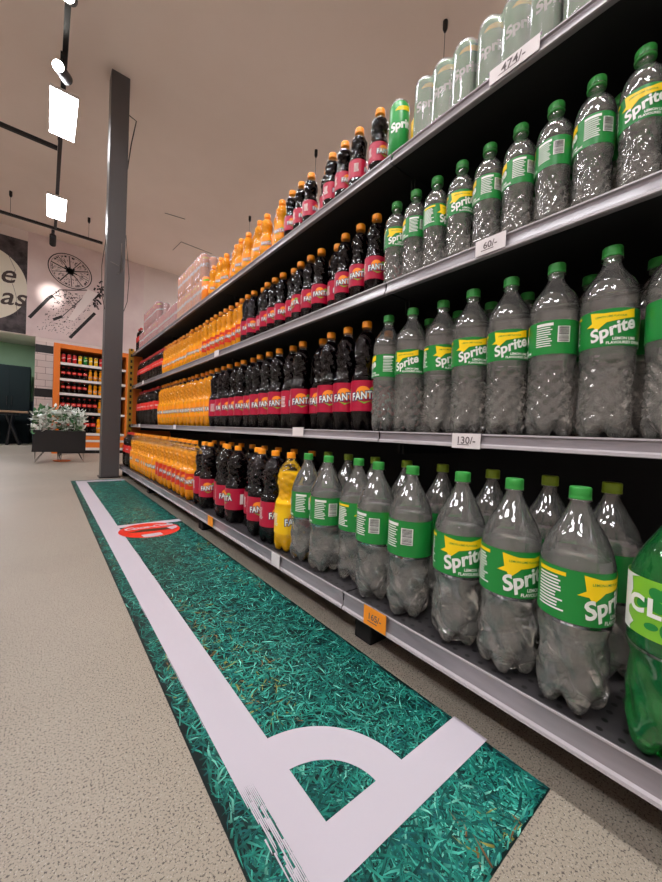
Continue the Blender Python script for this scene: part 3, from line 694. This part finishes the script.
mat_root = node('floor_sticker', None, None, (0, 0, 0)); tag(mat_root, 'long green grass-print floor sticker with white pitch lines beside the shelves', 'floor sticker')
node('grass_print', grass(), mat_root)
def flat(mb, s, z, mi=0): mb.add([(x, y, z) for x, y in s[0]], s[1], mi)
ZL = .0027
ln = MB(); rr = random.Random(9)
flat(ln, rect2d(.2248, .3002, .46, MY1-.05), ZL)
flat(ln, poly2d([(.2475, .305), (.262, .289), (.602, .2875), (.602, .3505), (.3002, .3505), (.3002, .4602), (.2475, .4602)]), ZL+.00005)
n = 10                                                     # frayed brush end of the long line: bristle streaks with gaps
for i in range(n):
    w = .0232/n; x = .2248+w*i; y = .4602; lo = .33-.03*i/n+rr.uniform(-.012, .012); p = .55*(1-i/n)
    while y > lo:
        L = rr.uniform(.02, .06); y2 = max(lo, y-L); flat(ln, poly2d([(x, y), (x+w*.25, y2), (x+w*.8, y2+.004), (x+w*1.03, y)]), ZL)
        y = y2-(rr.uniform(.012, .05) if rr.random() < p else -.003)
q = []
for k in range(25): a = PI/2*k/24; q.append((.29+.162*math.cos(a), .350+.160*math.sin(a)))
for k in range(25): a = PI/2*(1-k/24); q.append((.29+.104*math.cos(a), .350+.092*math.sin(a)))
v = q; flat(ln, (v, [(i, i+1, 48-i, 49-i) for i in range(24)]), ZL+.0001)
for k in range(26):                                        # loose bristle marks along the edges
    y = rr.uniform(.5, 3.6); x = rr.choice((.2235, .3012)); flat(ln, rect2d(x-.0004, x+.0004, y, y+rr.uniform(.03, .12)), ZL)
flat(ln, rect2d(.3002, .597, 2.02, 2.075), ZL); flat(ln, rect2d(.2248, .597, MY1-.13, MY1-.05), ZL+.00005)
part('pitch_lines', ln, 'line_white', mat_root, 'white painted-look pitch lines')
dc = MB(); DX, DY, DR = .418, 1.918, .136
flat(dc, disc2d(DX, DY, DR, DR, 48), .0031)
disc = part('logo_disc', dc, 'disc_red', mat_root, 'round red logo disc')
d2 = MB(); flat(d2, poly2d([(DX-.10, DY-.01), (DX-.03, DY+.02), (DX+.125, DY+.008), (DX+.11, DY-.03), (DX+.02, DY-.035), (DX-.06, DY-.022)]), .0033)
part('bottle_silhouette', d2, 'disc_dark', disc)
d3 = MB(); flat(d3, xf(text2d('Coca-Cola', .058, .35, .0026, .9), DX+.004, DY+.060, .05), .0034)
part('wordmark', d3, 'line_white', disc, 'white slanting Coca-Cola script')
d3 = MB(); flat(d3, poly2d([(DX-.055, DY-.075), (DX+.03, DY-.068), (DX+.035, DY-.11), (DX-.01, DY-.128), (DX-.05, DY-.118)]), .0033)
part('white_stripe', d3, 'line_white', disc); d3 = MB()
flat(d3, poly2d([(DX+.08, DY+.006), (DX+.128, DY+.03), (DX+.127, DY-.01), (DX+.09, DY-.045)]), .0034)
part('white_stripe', d3, 'line_white', disc)

# ------------------------------------------------------------------ steel column
t = node('steel_column', None, None, (0, 0, 0)); tag(t, 'tall dark grey steel column at the far end of the aisle', 'column')
cx0, cx1, cy0, cy1 = .427, .579, 4.0, 4.15
part('shaft', MB().bbox(cx0, cx1, cy0, cy1, 0, CZ, .005), 'column_paint', t)
part('base_plate', MB().bbox(cx0-.012, cx1+.012, cy0-.012, cy1+.012, 0, .012, .002), 'black_metal', t)
part('conduit', MB().tube([(.545, cy0-.006, 2.25), (.545, cy0-.006, 1.98), (.52, cy0-.006, 1.95)], .005).tube([(cx0+.03, cy0-.004, 2.05), (cx0+.10, cy0-.004, 2.03)], .004), 'cable_grey', t)
part('cable', MB().tube([(cx1+.004, cy0+.06, 3.52), (cx1+.07, cy0+.06, 3.50), (cx1+.03, cy0+.05, 3.25), (cx1+.004, cy0+.05, 3.0)], .005), 'cable_dark', t)
part('hanging_wire', MB().tube([(cx0-.004, cy0+.02, 2.3), (cx0-.035, cy0+.02, 2.0), (cx0-.03, cy0+.02, 1.75), (cx0-.003, cy0+.02, 1.6)], .003).tube([(cx1+.003, cy0+.02, 2.35), (cx1+.04, cy0+.02, 1.95), (cx1+.03, cy0+.02, 1.72), (cx1+.003, cy0+.02, 1.62)], .003), 'cable_dark', t)

# ------------------------------------------------------------------ ceiling lights
TZ = 3.47
def track(x0, y0, x1, y1, label, wires, z=TZ, wire_only=False):
    t = node('lighting_track', None, None, (0, 0, 0)); tag(t, label, 'lighting track', 'black lighting tracks')
    w = .018
    b = MB().box(min(x0, x1)-(w if x0 == x1 else 0), max(x0, x1)+(w if x0 == x1 else 0), min(y0, y1)-(w if y0 == y1 else 0), max(y0, y1)+(w if y0 == y1 else 0), z, z+.035)
    part('track_bar', b, 'black_metal', t)
    for x, y in wires:
        s = part('suspension_wire', MB().tube([(x, y, z+.034), (x, y, CZ)], .0025, 6), 'cable_dark', t)
        part('ceiling_anchor', MB().tube([(x, y, CZ-.085), (x, y, CZ-.06), (x, y, CZ)], [.008, .019, .019], 10), 'black_metal', s)
track(.075, -3.2, .075, 7.03, 'long black lighting track running above the aisle carrying the light panels', [(.075, y) for y in (-2.4, -.3, 1.5, 3.3, 5.3)])
track(-4.2, 5.015, .055, 5.015, 'black cross track meeting the long track between the two light panels', [(-3, 5.015), (-1.6, 5.015)])
track(-4.2, 7.065, .69, 7.065, 'black cross track in front of the wall murals', [(-.44, 7.065), (.5, 7.065), (-2.5, 7.065)])
track(2.42, -1.7, 2.42, 7.8, 'lighting track behind the shelving hung on thin wires with black anchors', [(2.42, y) for y in (.05, 1.78, 3.51, 5.24, 6.97)], 2.62)
def panel(x, y, label, strength=1):
    t = node('hanging_light_panel', None, None, (x, y, TZ-.001)); tag(t, label, 'light panel', 'bright LED panels under the track')
    part('housing', MB().box(-.104, .104, -.318, .318, -.028, 0), 'white_laminate', t)
    part('diffuser', MB().box(-.1, .1, -.314, .314, -.0295, -.0282), 'lamp_white', t, 'glowing white diffuser')
panel(.085, 4.40, 'nearer glowing white rectangular light panel beside the column')
panel(.075, 6.30, 'farther glowing white light panel in front of the citrus mural')
panel(.080, 2.50, 'glowing light panel overhead nearest the middle of the aisle')
panel(.080, .60, 'glowing light panel overhead near the photographer')
panel(.080, -1.30, 'glowing light panel overhead behind the photographer')
for i, y in enumerate([-1.3, .6, 2.5, 4.4]):
    panel(-1.75, y, f'glowing light panel in the row left of the aisle, {ORD[i]} from the entrance')
track(-1.75, -3.2, -1.75, 4.95, 'black lighting track parallel to the aisle track, left of the photo', [(-1.75, y) for y in (-2.4, -.3, 1.5, 3.3)])
# unseen lamps added over the neighbouring aisles for more bounce light
for i, (x, y) in enumerate([(-2.6, -1.3), (-2.6, 1.5), (-2.6, 4.3), (3.6, 1.0), (3.6, 4.0), (3.6, 7.0)]):
    t = node('added_ceiling_lamp', None, None, (x, y, CZ)); tag(t, f'added white fill lamp over a neighbouring aisle out of view, {ORD[i]} from the entrance', 'ceiling lamp', 'added lamps over the neighbouring aisles')
    part('housing', MB().box(-.16, .16, -.62, .62, -.05, 0), 'white_laminate', t); part('diffuser', MB().box(-.15, .15, -.61, .61, -.0515, -.0502), 'lamp_white', t)
def spot(x, y, d, label, lit=True, power=0, z=TZ-.005, ang=46):
    t = node('track_spotlight', None, None, (x, y, z)); tag(t, label, 'spotlight', 'black track spotlights')
    d = Vector(d).normalized(); c = Vector((0, 0, -.13))
    part('adapter', MB().box(-.02, .02, -.05, .05, -.025, 0), 'black_metal', t); part('arm', MB().tube([(0, 0, -.02), (0, 0, -.09)], .009), 'black_metal', t)
    hd = part('lamp_head', MB().tube([c-d*.085, c-d*.08, c+d*.10], [.030, .042, .042], 20), 'black_metal', t)
    part('lens', MB().tube([c+d*.098, c+d*.103], .038, 20), 'spot_lens' if lit else 'black_soft', hd, 'lit white lens' if lit else None)
    if power:
        l = bpy.data.lights.new('spot_beam', 'SPOT'); l.energy = power; l.spot_size = math.radians(ang); l.spot_blend = .9; l.shadow_soft_size = .035; l.color = (1, .95, .9)
        o = node('spot_beam', l, t, c+d*.13); o.rotation_euler = d.to_track_quat('-Z', 'Y').to_euler()
spot(.065, 3.73, (-.32, -.85, -.30), 'black track spotlight with lit lens just before the nearer light panel')
spot(.075, 3.05, (-.1, -.7, -.6), 'black track spotlight with lit lens at the top edge of the photo')
spot(.05, 7.13, (.0, 1, -.46), 'black spotlight on the cross track aimed at the citrus mural', False, 60, ang=24)
for i, y in enumerate([1.7, 1.05, .1, -.5]):  # unseen spots added along the track for extra glints on the bottles
    spot(.08, y, (.45, (.2, .1, .1, .35)[i], -.9), f'added track spotlight overhead aimed at the shelves, {ORD[i]} out of the frame', True, 45, ang=70)
t = node('added_ceiling_lamp', None, None, (-.9, 9.6, 2.35)); tag(t, 'added white fill lamp under the soffit above the wooden table', 'ceiling lamp')  # lamp added to brighten the dark recess
part('housing', MB().box(-.3, .3, -.3, .3, -.05, 0), 'white_laminate', t); part('diffuser', MB().box(-.28, .28, -.28, .28, -.0515, -.0502), 'lamp_white', t)
# surface cables on the ceiling
def cable(pts, label): tag(node('ceiling_cable', MB().tube([(x, y, CZ-.004) for x, y in pts], .004, 6).mesh('ceiling_cable', 'cable_dark')), label, 'cable', 'thin cables along the ceiling')
cable([(1.81, 7.19), (1.84, 6.78), (2.41, 6.82)], 'thin dark cable bent at a corner on the ceiling right of the column')
cable([(1.39, 6.06), (1.68, 6.01)], 'short thin cable on the ceiling just right of the column')

# ------------------------------------------------------------------ back wall murals
def wallflat(mb, s, y, mi=0): mb.add([(a, y, b) for a, b in s[0]], [q for q in s[1]], mi)
m1 = node('wall_mural', None, None, (0, 0, 0)); tag(m1, 'pale pink mural of a citrus slice over a tall glass', 'mural')
part('print_sheet', MB().box(-.279, 1.55, YB-.008, YB, 2.02, CZ-.012), 'mural_pink', m1)
ink = MB(); YP = YB-.0095
def stroke(pts, w, mi=0, y=YP):
    for i in range(len(pts)-1):
        (x0, z0), (x1, z1) = pts[i], pts[i+1]; L = math.hypot(x1-x0, z1-z0) or 1; nx, nz = -(z1-z0)/L*w/2, (x1-x0)/L*w/2
        wallflat(ink, ([(x0+nx, z0+nz), (x1+nx, z1+nz), (x1-nx, z1-nz), (x0-nx, z0-nz)], [(0, 1, 2, 3)]), y, mi)
rr = random.Random(13)
sx0, sz0 = .325, 3.31                                      # slice centre
def ell(a, k=1.0): 
    c, s_ = math.cos(a)*.335*k, math.sin(a)*.29*k; r_ = math.radians(-28); return (sx0+c*math.cos(r_)-s_*math.sin(r_), sz0+c*math.sin(r_)+s_*math.cos(r_))
stroke([ell(2*PI*i/48) for i in range(49)], .016); stroke([ell(2*PI*i/48, .90) for i in range(49)], .006, 1)
for i in range(10):
    a = 2*PI*i/10+.2; stroke([ell(a, .14), ell(a, .9)], .018 if i % 2 else .012, 0 if i % 3 else 1)
    for k in range(10): b = a+rr.uniform(.08, .55); q = rr.uniform(.4, .8); stroke([ell(b, q), ell(b, q+.1)], .008, 1)
    for k in range(3): b = a+rr.uniform(.1, .5); stroke([ell(b, .8), ell(b+.05, .86)], .02, 0)
wallflat(ink, disc2d(sx0, sz0, .055, .06, 14), YP); 
for k in range(14): a = rr.uniform(0, 2*PI); stroke([(sx0, sz0), ell(a, rr.uniform(.15, .35))], .022)
stroke([(-.24, 2.33), (.02, 2.74), (.08, 2.80)], .05); stroke([(.02, 2.74), (.17, 2.93)], .012); stroke([(.34, 2.09), (.72, 2.64)], .05); stroke([(.09, 2.37), (.22, 2.46)], .045); stroke([(.22, 2.46), (.62, 3.02)], .012)
stroke([(.17, 2.93), (.38, 2.98), (.58, 3.04)], .02, 1)
for k in range(260):                                       # drink texture and spatter
    u, w = rr.random(), rr.random(); x = -.16+.55*w+.36*u; z = 2.15+.80*u-.02*w
    wallflat(ink, disc2d(x, z, rr.uniform(.004, .012), rr.uniform(.004, .010), 6), YP-.0002, 0 if rr.random() < .45 else 1)
for k in range(60): x = rr.uniform(.10, .55); z = 2.78+rr.uniform(-.12, .14); stroke([(x, z), (x+rr.uniform(-.04, .04), z+rr.uniform(-.03, .03))], .016, rr.choice((0, 1)))
for k in range(46): x = .76+rr.gauss(0, .05); z = 2.98+(x-.76)*1.2+rr.gauss(0, .09); stroke([(x, z), (x+rr.uniform(-.05, .05), z+rr.uniform(-.07, .07))], .028, 0 if rr.random() < .75 else 1)
part('citrus_drawing', ink, ['ink', 'ink_soft'], m1, 'black ink citrus slice and glass')
st = MB(); wallflat(st, poly2d([(.30, 2.42), (.40, 2.42), (.76, 3.02), (.60, 3.06)]), YP-.0004); part('straw', st, 'mural_white', m1, 'broad white straw')
m2 = node('wall_mural', None, None, (0, 0, 0)); tag(m2, 'dark mural with a cream disc and brown script letters at the left edge', 'mural')
part('print_sheet', MB().box(-3.6, -.281, YB-.006, YB, 2.03, 3.64), 'mural_dark', m2)
cdm = MB(); wallflat(cdm, disc2d(-.86, 2.80, .585, .62, 56), YB-.0075)
dd = part('cream_disc', cdm, 'mural_cream', m2, 'cream disc')
tx = MB(); wallflat(tx, xf(text2d('e', .44, .3, .005), -.55, 2.99, .08), YB-.009); part('script_letter', tx, 'script_brown', dd, 'brown script letter e'); tx = MB(); wallflat(tx, xf(text2d('as', .42, .3, .005), -.47, 2.62, .08), YB-.009)
part('script_letters', tx, 'script_brown', dd, 'brown script letters as')
rr = random.Random(2); ck = MB(); p = [(-.52, 3.3)]
for k in range(10): p.append((p[-1][0]+rr.uniform(-.03, .045), p[-1][1]-.1))
for i in range(10): ck.add([(p[i][0]-.003, YB-.0085, p[i][1]), (p[i][0]+.003, YB-.0085, p[i][1]), (p[i+1][0]+.003, YB-.0085, p[i+1][1]), (p[i+1][0]-.003, YB-.0085, p[i+1][1])], [(0, 1, 2, 3)])
part('crack_line', ck, 'ink_soft', dd)

# ------------------------------------------------------------------ far orange rack
t = node('display_rack', None, None, (0, 0, 0)); tag(t, 'orange drinks rack against the far wall behind the planter', 'rack')
RX0, RX1, RY0, RY1, RZ = .10, 1.22, 7.40, 7.86, 1.81
part('upright', MB().bbox(RX0, RX0+.085, RY0, RY1, 0, RZ, .004), 'rack_orange', t); part('upright', MB().bbox(RX1-.085, RX1, RY0, RY1, 0, RZ, .004), 'rack_orange', t)
part('header', MB().bbox(RX0+.085, RX1-.085, RY0, RY1, RZ-.075, RZ, .004), 'rack_orange', t)
part('back_panel', MB().box(RX0+.085, RX1-.085, RY1-.02, RY1, .05, RZ-.075), 'shelf_under', t)
RL = [1.505, 1.243, 1.005, .695, .345]
for z in RL:
    sh = part('shelf', MB().box(RX0+.085, RX1-.085, RY0+.03, RY1-.02, z-.03, z), 'shelf_black', t)
    part('price_rail', MB().box(RX0+.085, RX1-.085, RY0+.012, RY0+.03, z-.036, z+.006), 'white_laminate', sh, 'white shelf edge')
part('kick_panel', MB().box(RX0+.085, RX1-.085, RY0+.01, RY0+.03, .235, .30).box(RX0+.085, RX1-.085, RY0+.01, RY0+.03, .10, .195), 'rack_orange', t)
part('kick_strip', MB().box(RX0+.085, RX1-.085, RY0+.008, RY0+.03, .195, .232).box(RX0+.085, RX1-.085, RY0+.008, RY0+.03, .055, .10), 'white_laminate', t)
part('plinth', MB().box(RX0+.085, RX1-.085, RY0+.04, RY1-.02, 0, .055), 'black_soft', t)
xs = [RX0+.13+.0755*i for i in range(11)]
names = ['topmost', 'second', 'third', 'fourth', 'lowest']
plan = [['can_red', 'can_red', 'can_red', 'can_yellow', 'can_green', 'can_yellow', 'can_yellow', 'can_red', 'can_red', 'can_red', 'can_red'],
        ['cola_short']*5+['orange_short']*6, ['cola_short']*5+['orange_short']*6, ['cola_small']*7+['orange_small']*4, ['cola_rack']*6+['orange_rack']*5]
dsc = dict(cola_short='small cola bottle', orange_short='small orange bottle', cola_rack='larger cola bottle', orange_rack='larger orange bottle', can_red='red drink can', can_yellow='yellow drink can', can_green='green drink can', cola_small='cola bottle', orange_small='orange bottle', cola_mid='larger cola bottle', orange_mid='larger orange bottle')
for lv in range(5):
    for i, k in enumerate(plan[lv]):
        kk = k if lv < 4 else k
        if lv == 4 and i % 11 == 10 and False: continue
        x = xs[i] if lv < 4 else RX0+.135+.0855*i
        if lv == 4 and x > RX1-.13: continue
        spawn(kk, 'drink_can' if 'can' in k else 'soda_bottle', (x, RY0+.085, RL[lv]+.0006), PI/2+rnd.uniform(-.3, .3), f'{dsc[k]} on {names[lv]} shelf of the far orange rack, {ORD[i]} from left', 'can' if 'can' in k else 'bottle', f'drinks on the {names[lv]} shelf of the far rack')

# ------------------------------------------------------------------ planter
t = node('planter', None, None, (0, 0, 0)); tag(t, 'black trough planter on thin hairpin legs with white-green leaves', 'planter')
PX0, PX1, PY0, PY1, PZ0, PZ1 = -.105, .434, 5.75, 6.05, .135, .41
bx = MB(); ins = .03
o_ = [(PX0-.012, PY0, PZ0), (PX1, PY0, PZ0), (PX1, PY1, PZ0), (PX0-.012, PY1, PZ0), (PX0, PY0, PZ1), (PX1+.002, PY0, PZ1), (PX1+.002, PY1, PZ1), (PX0, PY1, PZ1),
      (PX0+ins/3, PY0+ins/3, PZ1), (PX1-ins/3, PY0+ins/3, PZ1), (PX1-ins/3, PY1-ins/3, PZ1), (PX0+ins/3, PY1-ins/3, PZ1), (PX0+ins/3, PY0+ins/3, PZ1-.05), (PX1-ins/3, PY0+ins/3, PZ1-.05), (PX1-ins/3, PY1-ins/3, PZ1-.05), (PX0+ins/3, PY1-ins/3, PZ1-.05)]
bx.add(o_, [(3, 2, 1, 0), (0, 1, 5, 4), (1, 2, 6, 5), (2, 3, 7, 6), (3, 0, 4, 7), (4, 5, 9, 8), (5, 6, 10, 9), (6, 7, 11, 10), (7, 4, 8, 11), (8, 9, 13, 12), (9, 10, 14, 13), (10, 11, 15, 14), (11, 8, 12, 15), (12, 13, 14, 15)])
part('trough', bx, 'black_metal', t)
for x, dxx in ((PX0+.02, .09), (PX1-.015, -.06), (.145, .03), (.18, -.03)):
    for y in (PY0+.02, PY1-.02):
        part('leg', MB().tube([(x, y, PZ0), (x, y, .004), (x+dxx, y, PZ0)], .0045, 6), 'black_metal', t)
lf = MB(); rr = random.Random(8)
for k in range(520):
    c = Vector((rr.uniform(PX0-.01, PX1-.01), rr.uniform(PY0-.02, PY1), 0)); e = 1-abs((c.x-.17)/.29)**4*.35; c.z = PZ1-.01+rr.uniform(0, .30)*e
    d = Vector((rr.uniform(-1, 1), rr.uniform(-1.2, .6), rr.uniform(-.5, 1))).normalized(); s = d.cross(Vector((rr.uniform(-.3, .3), rr.uniform(-.3, .3), 1))).normalized(); nrm = d.cross(s)
    L, w = rr.uniform(.06, .10), rr.uniform(.017, .028)
    v = [c, c+d*L*.35+s*w+nrm*.004, c+d*L*.7+s*w*.7, c+d*L-nrm*.008, c+d*L*.7-s*w*.7, c+d*L*.35-s*w+nrm*.004]
    lf.add(v, [(0, 1, 2, 3, 4, 5)], 0 if rr.random() < .72 else 1)
part('foliage', lf, ['leaf_white', 'leaf_green'], t, 'dense white and green variegated leaves')
stm = MB()
for k in range(14): x = rr.uniform(PX0+.03, PX1-.03); y = rr.uniform(PY0+.04, PY1-.04); stm.tube([(x, y, PZ1-.051), (x+rr.uniform(-.02, .02), y, PZ1+.2)], .004, 5)
part('stem', stm, 'leaf_green', t)
sa = node('saucer', MB().lathe([(.05, 0), (.09, .004), (.098, .016), (.092, .018), (.04, .008)], 32).mesh('saucer', 'saucer'), None, (.19, 5.9, 0)); tag(sa, 'orange dish on the floor beneath the planter', 'saucer')

# ------------------------------------------------------------------ recess: cupboard and table
t = node('cupboard', None, None, (0, 0, 0)); tag(t, 'tall dark teal double-door cupboard in the green recess', 'cupboard')
CX0, CX1, CY0 = -1.32, -.262, 10.6
part('carcass', MB().box(CX0, CX1, CY0+.02, CY0+.55, 0, 1.735), 'dark_teal', t)
for a, b, hx in ((CX0+.01, -.612, -.65), (-.608, CX1-.01, -.57)):
    d = part('door', MB().bbox(a, b, CY0, CY0+.0195, .14, 1.725, .003), 'dark_teal', t); part('handle', MB().tube([(hx, CY0-.02, .85), (hx, CY0-.02, 1.05)], .007), 'black_metal', d)
t = node('dining_table', None, None, (0, 0, 0)); tag(t, 'wooden table with black angled legs at the left edge', 'table')
part('tabletop', MB().bbox(-1.75, -.272, 9.9, 10.5, .675, .715, .005), 'wood_top', t, 'brown wooden top')
part('apron', MB().box(-1.6, -.42, 9.98, 10.42, .63, .675), 'black_metal', t)
for a, b in ((-.62, -.40), (-.52, -.60), (-1.5, -1.62), (-1.4, -1.3)):
    for y in (10.0, 10.4): part('leg', MB().tube([(a, y, .635), (b, y, 0)], .028, 8), 'black_metal', t)

# ------------------------------------------------------------------ light and view
w = bpy.data.worlds.new('world'); S.world = w; w.use_nodes = True; w.node_tree.nodes['Background'].inputs[0].default_value = (.9, .85, .8, 1); w.node_tree.nodes['Background'].inputs[1].default_value = .02
bsdf(MATS['lamp_white']).inputs['Emission Strength'].default_value = 28
S.view_settings.view_transform = 'Standard'; S.view_settings.look = 'None'; S.view_settings.gamma = 1; S.view_settings.use_curve_mapping = False
S.view_settings.exposure = 0.45
cy = S.cycles; cy.max_bounces = 14; cy.transparent_max_bounces = 40; cy.transmission_bounces = 12; cy.glossy_bounces = 4; cy.diffuse_bounces = 5; cy.sample_clamp_indirect = 4; cy.use_denoising = True
